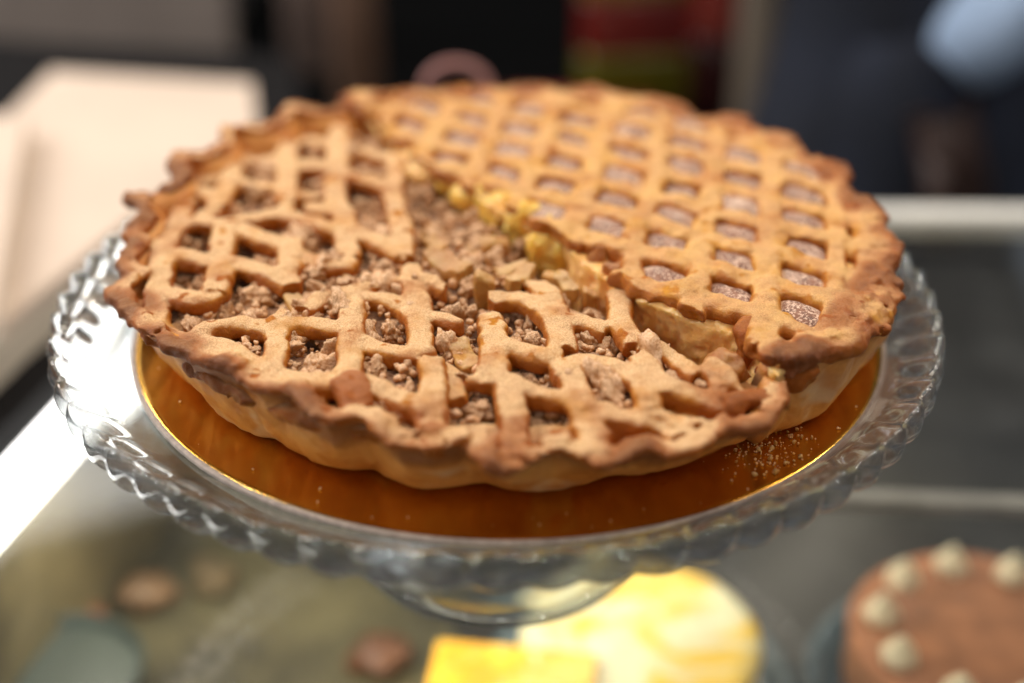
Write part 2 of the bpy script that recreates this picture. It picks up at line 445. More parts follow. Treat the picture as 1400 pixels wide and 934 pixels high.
# display case: glass top on a frame, with a dark shelf of cakes under it
case = empty('display_case', (0, 20, 0), 'glass topped pastry display case under the cake stand', 'display case')
def part(name, me, parent, base, mat=None):
    o = obj(name, me, mat, parent); o.matrix_parent_inverse.identity()
    o.location = [-b*S for b in base]; return o
CB = (0, 20, 0)
LE0, LE1 = at(0, 742, -.4), at(150, 570, -.4)          # the left edge trim, given a glow for its window glare
ld = (LE1-LE0)/np.linalg.norm(LE1-LE0); ln = np.array([-ld[1], ld[0], 0])
if ln[0] > 0: ln = -ln
A0 = LE0-ld*45; A1 = LE0+ld*33
bk = (31.0-3, 31.0+9)
def prism(name, poly, z0, z1, mat, bev=.1):
    import bmesh
    bm = bmesh.new()
    vs = [bm.verts.new((p[0]*S, p[1]*S, z0*S)) for p in poly]; f = bm.faces.new(vs)
    r = bmesh.ops.extrude_face_region(bm, geom=[f])
    for v in [g for g in r['geom'] if isinstance(g, bmesh.types.BMVert)]: v.co.z = z1*S
    bmesh.ops.recalc_face_normals(bm, faces=bm.faces[:])
    if bev: bmesh.ops.bevel(bm, geom=bm.edges[:], offset=bev*S, segments=2, affect='EDGES')
    me = bpy.data.meshes.new(name); bm.to_mesh(me); bm.free(); me.materials.append(mat); return me
yb = 30.9
def backy(x): return yb+(22-x)*.02
Aback = A0+ld*((yb-A0[1])/ld[1])
part('glass_top', prism('glass_top', [A0, (70, A0[1]), (70, backy(70)), Aback], -.8, 0, M['pane'], 0), case, CB)
part('shelf', prism('shelf', [A0-ln*(-1), (70, A0[1]), (70, 58), A0+ld*95], -15, -14, simple('dark_shelf', (.020,.020,.020), .4, .0, .3, 30), .1), case, CB)
part('rear_rail', prism('rear_rail', [Aback+(0,.1,0), (70, backy(70)+.1), (70, backy(70)+1.9), Aback+(0,1.9,0)], -.9, .35, M['white_rail'], .15), case, CB)
part('side_rail', prism('side_rail', [A0+ln*2.75, A0+ln*4.0, Aback+ln*4.0, Aback+ln*2.75], -3, .2, simple('dark_rail', (.02,.02,.02), .6, spec=.1), .12), case, CB)
part('glowing_trim', prism('glowing_trim', [A0+ln*.1, A0+ln*2.7, Aback+ln*2.7, Aback+ln*.1], -1.0, .12, M['tube'], .2), case, CB)  # pale edge trim, no lamp; its window reflection is put in as glow
part('inner_rail', prism('inner_rail', [(13, 6.2), (60, 3.0), (60, 4.1), (13, 7.3)], -3.2, -2.6, simple('grey_rail', (.34,.33,.32), .4, .3), .1), case, CB)
part('side_panel', prism('side_panel', [A0+ln*2.75, A0+ln*4.0, Aback+ln*4.0, Aback+ln*2.75], -60, -3.1, simple('olive_side', (.20,.165,.085), .5, 0, .45, 9), .1), case, CB)
part('case_floor', prism('case_floor', [A0, (70, A0[1]), (70, 58), A0+ld*95], -60, -59, simple('dark_case_floor', (.03,.03,.03), .5), .1), case, CB)
area('case_lamp', (5, 12, -1.6), (10, 8, -14), 70, 2.5, .45, (1.0, .90, .74))
area('case_lamp', (-14, 2, -1.6), (-10, 8, -14), 22, 2.5, .38, (1.0, .90, .74))

# ================================================================== glass cake stand
PCX = -.55
NB = 62
stand = empty('cake_stand', (PCX, 0, 0), 'clear glass footed cake stand with a twisted beaded rim holding the pie', 'cake stand')
def stand_parts():
    top = [(0.0,-.3),(4,-.3),(8,-.3),(11,-.3),(12.8,-.3),(13.2,-.28),(13.5,-.2)]
    n1 = 16
    for i in range(1, n1+1):
        t = i/n1; top.append((13.5+2.3*t, -.2+1.25*t**1.35))
    lip = [(15.95,1.08),(16.05,.92),(16.08,.7),(16.06,.45),(16.0,.2),(15.9,.02)]
    bot = []
    for i in range(0, n1+1):
        t = 1-i/n1; bot.append((13.5+2.3*t, -.95+.82*t**1.6))
    under = [(13.0,-1.0),(10,-1.0),(6,-1.05),(3.6,-1.25),(2.6,-1.8),(2.0,-2.8),(1.75,-4.0),(1.8,-5.2),(2.3,-6.5),(3.1,-7.9),(4.1,-9.1),(5.0,-9.7),(5.6,-9.85),(5.85,-10.15),(5.85,-10.4),(5.65,-10.58),(5.2,-10.6),(4.8,-10.5),(4.5,-10.2),(3.4,-9.4),(2.4,-8.2),(1.9,-7.0),(1.2,-5.9),(.5,-5.3),(0,-5.2)]
    prof = np.array(top+lip+bot+under); prof[:,1] += BZ
    n = len(prof); seg = NB*16
    th = np.arange(seg)*2*pi/seg
    r = np.tile(prof[:,0], (seg,1)); z = np.tile(prof[:,1], (seg,1))
    it0, it1 = 6, len(top)+len(lip)+len(bot)
    ph = NB*th[:,None]
    rr = np.clip((r-14.55)/1.4, 0, 1)
    twist = 3.0*rr
    isrim = np.zeros(n, bool); isrim[it0:it1] = True
    lob = np.sqrt(.03+np.cos((ph+twist*1.0)/2)**2)            # pointed valleys, rounded lobes
    istop = np.arange(n) < len(top)+1
    amp = .32*sstep(0, .45, rr)*isrim[None]
    dz = np.where(istop[None], lob*amp-.5*amp, -(lob*amp-.5*amp)*.25)
    z = z+dz
    r = r+(lob-.6)*.30*sstep(.6, 1, rr)*isrim[None]
    V = np.stack([r*np.cos(th)[:,None], r*np.sin(th)[:,None], z], 2).reshape(-1, 3)
    i = np.arange(seg)[:,None]; j = np.arange(n-1)[None]; i2 = (i+1) % seg
    F = np.stack([i*n+j, i2*n+j, i2*n+j+1, i*n+j+1], 2).reshape(-1, 4)
    F = F[:, ::-1]
    N = grad_normals(V, F)
    # orientation test with the flat top centre
    if N[n*3+2][2] < 0: F = F[:, ::-1]; N = -N
    jj = np.tile(np.arange(n-1)[None], (seg,1)).ravel()
    tw = (ph[:, :1]+twist[:, :-1])/(2*pi)
    bead = np.floor(tw+.5).astype(int) % NB; bead = bead.ravel()
    lab = np.where(jj < it0, -1, np.where(jj < it1-1, bead, np.where(jj < it1+5, -1, np.where(jj < it1+10, -2, -3))))
    for l in np.unique(lab):
        q = F[lab == l]; u, inv = np.unique(q, return_inverse=True)
        nm = {-1:'plate', -2:'stem', -3:'foot'}.get(int(l), 'rim_bead')
        obj(nm, mesh(nm, V[u], inv.reshape(-1,4), M['glass'], normals=N[u]), None, stand)
stand_parts()
# ================================================================== gold card
BCX = -.12
card = empty('cake_board', (BCX, 0, BZ-.2), 'round gold cake card lying on the glass stand under the pie', 'cake board')
obj('gold_face', lathe('gold_face', [(0,.18),(4,.18),(8,.18),(12,.18),(13.5,.18),(13.62,.2),(13.7,.17)], M['gold'], 160), None, card)
obj('card_edge', lathe('card_edge', [(13.7,.168),(13.84,.165),(13.88,.12),(13.86,-.03),(13.6,-.075),(0,-.075)], M['card_edge'], 160), None, card)

# ================================================================== the pie, in two parts that were cut apart
PX, PY = -.2, .9
ZL = 3.15                                   # lattice top above the card
def pl(x, y, z=ZL):
    q = at(x, y, BZ+z); return np.array([q[0]-PX, q[1]-PY, z])
# rim outline in plan: traced bulges and dips of the edge on the near side, regular waves behind
tr = [(148,380),(165,412),(180,440),(215,470),(255,492),(300,512),(345,540),(385,548),(440,580),(490,578),(540,602),(590,606),(630,604),(700,624),(760,606),(830,616),(880,600),(930,602),(990,578),(1035,570),(1085,553)]
tr2 = [(1085,505),(1110,487),(1140,488),(1162,478),(1186,474),(1198,452),(1226,444),(1222,414),(1243,392),(1222,364),(1240,340),(1212,322),(1218,302),(1200,290)]
tp = np.array([pl(x, y, 2.9 if y > 400 else 3.1) for x, y in tr])
tp = np.concatenate([tp, np.array([pl(x, y, 3.4) for x, y in tr2])])
tth = np.degrees(np.arctan2(tp[:,1], tp[:,0])); tR = np.hypot(tp[:,0], tp[:,1])
tth = np.where(tth > 120, tth-360, tth); o_ = np.argsort(tth); tth = tth[o_]; tR = tR[o_]
print('rim', np.round(tth), np.round(tR, 1))
tR = np.where(tth < -55, 13.42+1.6*(tR-13.55), 13.75+1.25*(tR-13.9)-.25*(tth < -28))
def Rrim(th):                               # th in degrees
    th = (np.asarray(th, float)+190) % 360-190        # -190..170
    g = np.interp(th, tth, tR)
    k = 13.8+.05*np.sin(np.radians(th*3))+1.0*(np.abs(np.sin(np.radians(th)*13.5+.4))-.62)+.12*vnoise(th*.08, 0, 0, 1, 3)
    tipz = sstep(112, 122, (th+360) % 360)*(1-sstep(178, 190, (th+360) % 360))
    k = k*(1-tipz)+tipz*(14.1+1.15*((1-np.abs(np.sin(np.radians(th)*13.5+.4)))**1.3-.3))
    g = g+.06*vnoise(th*.45, 0, 0, 1, 13)
    wq = sstep(0, 8, th-tth.max())*1.0
    wq = np.where(th < tth.min(), 1., wq)
    return g*(1-wq)+k*wq
def Zrim(th):
    th = np.asarray(th, float)
    q = np.radians(th)
    bl = np.exp(-((((th+360) % 360)-140)/38)**2)      # the far left edge stands up
    right_ = sstep(-57, -48, th)*(1-sstep(115, 125, th))
    return 2.98+.30*right_*(1-.45*sstep(20, 80, th))+.05*np.sin(q)*(np.sin(q) > 0)+.15*bl+bl*.55*(1-np.abs(np.sin(q*13.5+.4)))+.45*np.abs(np.sin(q*13.5+.4))*(.5+.5*np.sin(q))+(.06-.30*(Rrim(th)-13.4))*(np.sin(q) < -.2)+.12*vnoise(th*.1, 0, 0, 1, 9)
# the cut, from the far edge to the near edge, in plan
cutp = np.array([pl(*p, 3.5) for p in [(500,150),(555,212),(615,245),(690,283),(750,312),(800,350),(868,398),(960,432),(1012,452),(1085,520)]])
cy = cutp[::-1, 1]; cx = cutp[::-1, 0]
cy = np.concatenate([[cy[0]-4], cy, [cy[-1]+4]]); cx = np.concatenate([[cx[0]+2.5], cx, [cx[-1]-2.5]])
def sidecut(x, y): return (x-np.interp(y, cy, cx))*.84      # >0: right part
thA = math.degrees(math.atan2(-10.9, 8.6)); thB = math.degrees(math.atan2(11.5, -7.2))
print('cut angles', thA, thB)

left = empty('crumble_pie', (PX, PY, BZ), 'broken lattice pie half with brown crumble showing through its dusted strips', 'pie', 'pie halves on the gold card')
right = empty('custard_pie', (PX, PY, BZ), 'golden lattice pie half with pale custard cut face and dusted dark windows', 'pie', 'pie halves on the gold card')

def wall_mesh(t0, t1, name, parent, seed):
    n = int(abs(t1-t0)*3.2); th = np.linspace(t0, t1, n); q = np.radians(th)
    Rt = Rrim(th)-.14; zt = Zrim(th)-.08
    prof = []
    m = 26
    for i in range(m+1):
        s = i/m
        rb = (11.98 if parent is left else np.interp(th, [-55, -42, -18, 10, 50], [12.55, 12.7, 13.1, 12.9, 12.3]))+.42*np.abs(np.sin(q*10.5+.3+seed))+.12*vnoise(th*.05, 0, 0, 1, seed)
        r = rb+(Rt-rb)*(.75*s+.25*s**4)+.55*np.sin(pi*min(1, s*1.15))*(.4+.6*np.abs(np.sin(q*13.5+.4)))*.6
        z = zt*s+.02
        if s < .12: r = r-.22*(1-s/.12)**2
        r = r+.10*vnoise(q*12, s*3, seed, 1, seed)+.05*vnoise(q*12, s*3, seed, 3, seed+1)
        prof.append((r, z, sstep(.35, 1.0, np.full(n, s)+.3*vnoise(q*12, s*2, 0, .8, seed+5))*.95))
    for i in range(10):                      # inner side
        s = 1-i/9
        rb = 11.6+0*q
        prof.append((rb+(Rt-.75-rb)*s, (zt-.1)*s+.05, np.full(n, .3)))
    k = len(prof)
    V = np.zeros((n, k, 3)); T = np.zeros((n, k))
    for j, (r, z, t) in enumerate(prof):
        V[:, j, 0] = r*np.cos(q); V[:, j, 1] = r*np.sin(q); V[:, j, 2] = z; T[:, j] = t*(1. if parent is left else .4)
    i = np.arange(n-1)[:,None]; j = np.arange(k)[None]; j2 = (j+1) % k
    F = np.stack([i*k+j, (i+1)*k+j, (i+1)*k+j2, i*k+j2], 2).reshape(-1, 4)
    if t1 < t0: F = F[:, ::-1]
    ext = np.array([[x for x in range(k)]])
    me = mesh(name, V.reshape(-1,3), F, M['wall'], attrs={'toast': T.ravel()})
    import bmesh
    bm = bmesh.new(); bm.from_mesh(me); bmesh.ops.holes_fill(bm, edges=[e for e in bm.edges if e.is_boundary], sides=0); bm.to_mesh(me); bm.free()
    return obj(name, me, None, parent)
wall_mesh(thA-.5, thB-360-1, 'side_crust', left, 1)
wall_mesh(thA+1.2, thB-1, 'side_crust', right, 2)

# ---- lattice of the left part: each strip follows its run in the photograph, in plan, at its real height
def P(*a): return list(a)
FR = {
 'front': [
  ([(222,440),(245,452),(269,457),(303,468),(329,482),(363,499),(406,513),(440,519),(474,516)], .44, 0),
  ([(262,460),(272,446),(291,439),(318,436),(346,439),(372,447)], .34, -.02),
  ([(393,424),(380,440),(378,460),(376,482),(370,500)], .40, .03),
  ([(378,442),(400,437),(425,437),(445,441),(474,448)], .34, 0),
  ([(474,393),(480,410),(482,430),(481,455),(479,480),(475,505),(480,525)], .42, .06),
  ([(476,392),(455,398),(434,406),(417,417)], .34, .0),
  ([(478,392),(511,384),(545,380),(566,377)], .32, .04),
  ([(480,402),(515,400),(543,409),(562,424),(574,436)], .34, -.02),
  ([(562,362),(565,380),(571,403),(573,425),(574,450),(571,472)], .42, .05),
  ([(566,378),(588,382),(606,389)], .32, .04),
  ([(573,424),(598,429),(626,438)], [.36,.26], .02),
  ([(479,462),(505,468),(529,475),(556,479),(586,474)], .40, .03),
  ([(477,508),(508,523),(540,537),(571,549),(590,556)], .38, -.04),
  ([(590,492),(592,515),(591,540),(590,567)], .40, .04),
  ([(475,520),(483,531),(489,548)], .50, .12, 'brown'),
  ([(405,513),(415,525),(430,536)], .34, -.12),
  ([(590,560),(592,577),(590,592)], .48, .0, 'brown'),
 ],
 'arch': [([(596,484),(612,492),(621,508),(622,530)], .32, -.35)],
 'mid': [
  ([(671,428),(674,450),(676,478),(675,500),(674,513)], .44, .04),
  ([(650,511),(672,514),(694,516)], .36, -.02),
  ([(680,466),(698,472),(715,478),(740,485),(762,484)], .40, .02),
  ([(732,378),(748,394),(758,412),(762,435),(768,456),(768,472)], .44, .03),
  ([(674,405),(698,401),(725,406),(744,420),(760,436)], .40, .05),
  ([(762,425),(790,433),(812,439),(828,445)], .36, .0),
  ([(694,520),(698,540),(704,562),(706,585),(703,604)], .44, -.02),
  ([(700,522),(728,531),(760,534),(798,541)], .34, -.05),
 ],
 'edge': [
  ([(843,396),(849,412),(849,430),(858,450),(868,468)], .42, .10),
  ([(866,468),(886,464),(906,474),(930,490),(950,507)], .32, .02),
 ],
 'frontright': [
  ([(772,508),(766,498),(790,492),(818,490),(845,497),(868,512),(884,530),(887,547)], .38, .04),
  ([(776,500),(788,520),(793,540),(804,562),(814,585),(818,600)], .44, .02),
  ([(876,482),(884,498),(896,515),(905,530)], .44, .05),
  ([(826,552),(855,558),(885,556),(915,560),(950,566)], .40, -.02),
  ([(884,520),(912,524),(945,531),(985,534),(1015,538)], .40, .0),
  ([(968,498),(985,508),(995,524)], .50, .08),
  ([(800,560),(822,556),(835,553)], .36, -.02),
  ([(884,545),(905,560),(930,577)], .42, -.05),
  ([(996,541),(1015,534),(1040,530),(1074,531)], .34, .20, 'dark'),
 ],
 'leftmid': [
  ([(228,318),(222,335),(219,360),(215,385),(211,410),(209,432),(214,446)], .46, .06),
  ([(228,316),(252,302),(280,299),(311,304),(330,313),(350,322),(372,328),(395,334)], .40, .04),
  ([(300,302),(318,298),(340,294),(368,292)], .34, .02),
  ([(310,306),(306,328),(304,350),(301,374),(294,398)], .46, .08),
  ([(224,318),(208,306),(194,296)], .42, -.05),
  ([(219,362),(196,356),(178,350)], .42, -.1),
  ([(212,402),(190,402),(172,398)], .42, -.1),
  ([(222,346),(242,344),(262,349),(285,353),(302,355)], .40, -.02),
  ([(303,358),(325,359),(346,363),(370,373),(397,386)], .42, .04),
  ([(214,386),(232,394),(251,402),(276,408),(292,400)], .40, -.02),
  ([(399,325),(396,342),(393,360),(392,382)], .44, .07),
 ],
 'back': [
  ([(400,147),(396,165),(393,184),(392,205),(391,230),(391,256),(392,272)], .46, .05),
  ([(464,172),(463,190),(462,210),(459,235),(457,262),(461,282),(470,292),(473,315),(475,345)], .46, .05),
  ([(543,214),(541,235),(538,258),(539,280),(546,300),(551,320),(553,345)], .42, .05),
  ([(402,160),(425,166),(450,168),(469,170)], .36, -.02),
  ([(393,188),(415,188),(441,193),(473,201),(511,209),(549,217)], .38, .0),
  ([(390,222),(415,222),(441,226),(473,235),(512,245),(540,256)], .38, .0),
  ([(391,260),(410,260),(432,263)], .34, -.05),
  ([(425,280),(445,283),(458,285)], .44, .0),
  ([(360,172),(378,176),(394,181)], .38, .0),
  ([(330,208),(350,216),(370,216),(392,214)], .36, -.02),
  ([(320,246),(345,250),(370,250),(391,250)], .36, -.02),
  ([(327,200),(320,218),(316,235),(311,252),(297,278)], .44, .05),
  ([(318,234),(292,236),(262,238)], .42, -.05),
  ([(357,172),(345,190),(330,206)], .42, -.05),
  ([(326,205),(308,198),(296,190)], .42, -.05),
  ([(346,293),(360,291),(376,286),(392,276)], .34, -.03),
  ([(376,289),(405,292),(440,302),(472,311)], .40, .02),
  ([(410,345),(436,353),(462,360),(476,352)], .40, .02),
  ([(474,312),(496,315),(520,326),(545,340),(556,344)], .42, .0),
  ([(262,248),(285,262),(300,275)], .40, .0),
  ([(256,258),(250,280),(238,300),(230,316)], .40, -.02),
  ([(258,300),(280,290),(297,279)], .34, -.05),
 ],
}
LOOSE = [   # broken bits lying in the crumble: points, half width, height offset, length tilt
  ([(608,447),(626,463),(645,482)], .40, -.25),
  ([(594,343),(614,356),(634,366)], .46, -.05),
  ([(684,362),(712,357)], .34, -.15),
  ([(700,381),(712,370),(722,360)], .34, -.02),
  ([(752,366),(766,374),(780,384)], .30, -.1),
  ([(473,372),(492,376)], .30, -.35),
  ([(640,330),(665,322),(690,316)], .34, -.25),
  ([(586,318),(600,326)], .30, -.2),
  ([(712,382),(730,392)], .30, -.3),
  ([(398,393),(410,402),(416,414)], .32, -.35),
  ([(568,300),(590,296),(610,300)], .34, -.5),
]
def pastry_parts(fld, parent, matdef, names, seed, mats):
    for l, V, Q, N in fld.parts():
        nm, toast0, mk = names[l]
        x, y, z = V.T
        tz = .18*vnoise(x, y, z, .5, seed)+.12*vnoise(x, y, z, 1.7, seed+2)+toast0
        o = obj(nm, mesh(nm, V, Q, M[mk], attrs={'toast': np.clip(tz, -1, 2)}, normals=N), None, parent)
H = .075
def world_bounds(strips):
    a = np.concatenate([np.array([pl(*p) for p in s[0]]) for s in strips])
    lo = a.min(0)-1.3; hi = a.max(0)+1.3; lo[2] = 1.2; hi[2] = 4.6
    return lo, hi
def sag(p):                                   # the broken middle of the lattice sinks a little
    d = math.hypot(p[0]-1.5, p[1]+1.5)
    return -.22*math.exp(-(d/5)**2)+.10*float(vnoise(np.array(p[0]), np.array(p[1]), 0, .35, 4))
def rim_strips(f, t0, t1, lab, mk):
    n = int(abs(t1-t0)/2.0); th = np.linspace(t0, t1, n); q = np.radians(th)
    Rr = Rrim(th); zz = Zrim(th)
    pts = np.stack([(Rr-.42)*np.cos(q), (Rr-.42)*np.sin(q), zz], 1)
    zi = ZL-.95 if mk == 'rim' else 3.22
    ri = 12.75 if mk == 'rim' else 13.1
    inner = np.stack([ri*np.cos(q), ri*np.sin(q), zi+.12*vnoise(th*.1, 0, 0, 1, 5)], 1)
    mid = (pts+inner)/2-[0, 0, .04]
    for i in range(n-1):
        f.strip(pts[i:i+2], .36, .16+.04*math.sin(th[i]*.9), .14, lab, .1)
        if mk == 'rim2':
            f.strip(inner[i:i+2], .45, .26, .18, lab, .2)
            f.strip(mid[i:i+2], .48, .26, .17, lab, .25)
        else:
            f.strip(inner[i:i+2], .50, .20, .18, lab, .2)
def rim_toast(V, tbase, seed):
    x, y, z = V.T; r = np.hypot(x, y); a = np.degrees(np.arctan2(y, x))
    return tbase+.14+.6*(r > 12.6)*(np.abs(np.sin(np.radians(a)*13.5+.4))-.5)+.45*sstep(-.65, -.05, r-Rrim(a))+.6*vnoise(x, y, z, .55, seed)+.25*vnoise(x, y, z, 1.6, seed+1)+.25*sstep(2.9, 3.6, z)
def zdrop(q): return .30*float(sstep(12.0, 13.3, math.hypot(q[0], q[1])))
def fused_parts(f, parent, names, seed, tb):
    for l, V, Q, N in f.parts():
        nm, t0, mk = names[l]; x, y, z = V.T; r = np.hypot(x, y)
        tz = .18*vnoise(x, y, z, .5, seed)+.12*vnoise(x, y, z, 1.7, seed+2)+t0
        w_ = sstep(12.3, 13.2, r)
        tz = tz*(1-w_)+np.maximum(tz*.6, rim_toast(V, tb, seed+20))*w_
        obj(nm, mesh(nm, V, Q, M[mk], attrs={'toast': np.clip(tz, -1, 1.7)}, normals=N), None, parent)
f = Field((-16,-16,1.2), (14.5,15.5,4.7), H); names = {}; l = 0
for key, strips in FR.items():
    for s in strips:
        l += 1; pts = []
        for p in s[0]:
            q = pl(*p); q[2] = ZL-.28+s[2]+sag(q)-zdrop(q); pts.append(q)
        if len(pts) > 2:
            pts = [pts[0]]+[b for a in range(len(pts)-2) for b in ((pts[a]+3*pts[a+1])/4*1.0, (3*pts[a+1]+pts[a+2])/4)]+[pts[-1]]
        w0 = s[1]*1.06 if np.isscalar(s[1]) else list(np.interp(np.linspace(0, 1, len(pts)-1), np.linspace(0, 1, len(s[1])), s[1]))
        f.strip(pts, w0, .29, .23, l, .10)
        kind = s[3] if len(s) > 3 else ''
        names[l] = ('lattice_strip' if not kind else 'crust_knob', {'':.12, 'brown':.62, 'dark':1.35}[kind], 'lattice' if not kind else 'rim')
l += 1; names[l] = ('crust_edge', .12, 'lattice'); rim_strips(f, thA-1.0, thB-360-1, l, 'rim')
f.rough([(1.0, .085), (2.4, .06), (5.5, .03)], 5, .5)
fused_parts(f, left, names, 3, .15)
for k, s in enumerate(LOOSE):
    lo, hi = world_bounds([s]); f = Field(lo, hi, .06)
    pts = []
    for j, p in enumerate(s[0]):
        q = pl(*p); q[2] = ZL-.3+s[2]+(.12 if (j+k) % 2 else -.1); pts.append(q)
    f.strip(pts, s[1], .27, .10, 1, .1); f.rough([(1.5, .08), (4., .05), (8, .02)], k)
    pastry_parts(f, left, None, {1: ('crust_piece', .05, 'broken')}, 3, None)
# two stubs standing upright in the crumble
for (x, y, zt, hh, wd) in [(663, 378, 3.45, 1.6, .34), (806, 397, 2.9, 1.1, .28)]:
    q = pl(x, y, zt); f = Field(q-(1.1,1.1,2.2), q+(1.1,1.1,.8), .055)
    sl, X, Y, Z = f.box(f.lo, f.lo+f.n*f.h)
    qx = np.abs(X-q[0])-wd+.1; qy = np.abs(Y-q[1]-.05*(Z-q[2]))-.26+.1; qz = np.abs(Z-q[2]+hh/2)-hh/2+.1+.12*np.sin((X-q[0])*6)
    d = np.sqrt(np.maximum(qx,0)**2+np.maximum(qy,0)**2+np.maximum(qz,0)**2)+np.minimum(np.maximum(qx, np.maximum(qy, qz)), 0)-.1
    f.put(sl, d, 1, .05); f.rough([(1.6, .07), (5, .04), (9, .02)], 3)
    pastry_parts(f, left, None, {1: ('crust_piece', .12, 'broken')}, 3, None)

# ---- fillings
def solid(fn_top, side, parent, nm, mat, seed, h=.11, toast=None, rmax=12.9):
    f = Field((-14,-14,0), (14.4,14.4,4.6), h)
    X, Y, Z = f.ax[0][:,None,None], f.ax[1][None,:,None], f.ax[2][None,None,:]
    r = np.sqrt(X*X+Y*Y)
    d = np.maximum(r-(rmax-1.2+.42*Z), Z-fn_top(X, Y))
    d = np.maximum(d, .04-Z)
    s = sidecut(X, Y+0*X)
    d = np.maximum(d, side(s, X, Y, Z))
    f.phi = d.astype(np.float32); f.rough([(.8, .10), (2., .12), (4.5, .09 if side is not None else .05), (7, .05)], seed)
    f.phi[:, :, 0] = 1
    V, Q = nets(f.phi, f.lo, f.h); N = grad_normals(V, Q)
    return obj(nm, mesh(nm, V, Q, mat, attrs={'toast': np.zeros(len(V)) if toast is None else toast(V)}, normals=N), None, parent)
def topL(X, Y):
    m = np.exp(-(((X-1.2)/3.2)**2+((Y+.3)/3.0)**2))
    return 2.32+.25*vnoise(X, Y, 0, .45, 2)+.25*vnoise(X, Y, 0, 1.1, 6)+.25*m-.95*sstep(-2.4, -.6, sidecut(X, Y+0*X))*sstep(1.0, -1.8, Y)
solid(topL, lambda s, X, Y, Z: s+.75+.15*(Z-2)+.3*vnoise(X, Y, Z, .6, 3), left, 'crumble_filling', M['filling_dark'], 4)
def topR(X, Y): return 3.12+.10*vnoise(X, Y, 0, .4, 2)
solid(topR, lambda s, X, Y, Z: -s+.10+.16*(3.2-Z)+.25*vnoise(X, Y, Z, .5, 8), right, 'custard_filling', M['custard'], 5, .09, rmax=13.3)

# crumble: countable lumps over the left part, fine crumbs between them
cmesh = []
for k in range(14):
    Pp, Fp = clump(4, 40+k, .20, 7+k % 6)
    cmesh.append(mesh('crumb', Pp, Fp, M['crumb']))
count = 0; tries = 0; placed = []
while count < 285 and tries < 20000:
    tries += 1
    x = rnd.uniform(-13, 9); y = rnd.uniform(-13, 13)
    if math.hypot(x, y) > 12.9 or float(sidecut(x, y)) > (-.75 if y < -1.2 else -.1): continue
    sz = rnd.uniform(.22, .58)*(1.45 if rnd.random() < .15 else 1)
    if math.hypot(x, y)+sz > 12.75: continue
    if any((x-a)**2+(y-b)**2 < (.62*(sz+c))**2 for a, b, c in placed): continue
    placed.append((x, y, sz)); count += 1
    o = obj('crumb', cmesh[rnd.randrange(14)], None, left)
    z = float(topL(np.array(x), np.array(y)))+sz*rnd.uniform(.05, .45)
    o.location = (x*S, y*S, z*S); o.rotation_euler = [rnd.uniform(0, 6.3) for _ in range(3)]
    k = sz*1.28; o.scale = (k*rnd.uniform(.8, 1.4), k*rnd.uniform(.75, 1.1), k*rnd.uniform(.7, 1.))
def fine(n, place, nm, parent, mat, smin_, smax_, seed):
    r_ = np.random.RandomState(seed); VV = []; FF = []; off = 0
    base = [clump(2, 90+i, .14, 6) for i in range(6)]
    made = 0
    while made < n:
        c = place(r_)
        if c is None: continue
        Pp, Fp = base[r_.randint(6)]
        A = np.linalg.qr(r_.normal(size=(3,3)))[0]
        if np.linalg.det(A) < 0: A[0] *= -1
        s = r_.uniform(smin_, smax_)
        VV.append((Pp*s)@A.T+np.array(c)); FF.append(Fp+off); off += len(Pp); made += 1
    return tag(obj(nm, mesh(nm, np.concatenate(VV), np.concatenate(FF), mat), None, parent), kind='stuff')
def pl_left(r_):
    x, y = r_.uniform(-13, 10), r_.uniform(-13, 13)
    if math.hypot(x, y) > 12.5 or float(sidecut(x, y)) > -.6: return None
    return (x, y, float(topL(np.array(x), np.array(y)))+r_.uniform(-.02, .3))
fine(2600, pl_left, 'fine_crumbs', left, M['crumb'], .08, .26, 5)

# ---- lattice of the right part: an even grid fused with the crust
O0 = np.array([5.2-PX, -3.55-PY]); U = np.array([2.13, -1.33]); Vv = np.array([.41, 2.33])
f = Field((-9.5,-14.5,1.2), (16.2,16,4.8), .08)
names = {}; lab = 0
def clipR(p): return math.hypot(*p) < 13.4 and float(sidecut(p[0], p[1])) > -.3
ZR = 3.36
for fam in (0, 1):
    for i in range(-8, 7):
        a = O0+(i+.5)*(U if fam == 0 else Vv); d = Vv if fam == 0 else U
        run = []
        for t in np.arange(-9, 9, .25):
            p = a+t*d
            p = p+.2*np.array([float(vnoise(np.array(p[0]), np.array(p[1]), 0, .35, 11)), float(vnoise(np.array(p[0]), np.array(p[1]), 0, .35, 12))])
            if clipR(p): run.append([p[0], p[1], ZR+.06*float(vnoise(np.array(p[0]), np.array(p[1]), 0, .5, 13))+(.03 if fam == 0 else 0)-.22*float(sstep(11.8, 13.3, math.hypot(*p)))])
        if len(run) < 3: continue
        lab += 1; f.strip(run, (.45+.06*math.sin(i*2.3) if fam == 0 else .52+.06*math.sin(i*3.1)), (.27), .24, lab, .12); names[lab] = ('lattice_strip', .10, 'lattice2')
f.cut(lambda x, y, z: -sidecut(x, y)+.05*(3.4-z), .22)
lab += 1; names[lab] = ('crust_edge', .10, 'lattice2'); rim_strips(f, thA+3.0, thB-2, lab, 'rim2')
f.rough([(.8, .12), (2.2, .09), (5.5, .035)], 7, .35)
fused_parts(f, right, names, 5, .12)
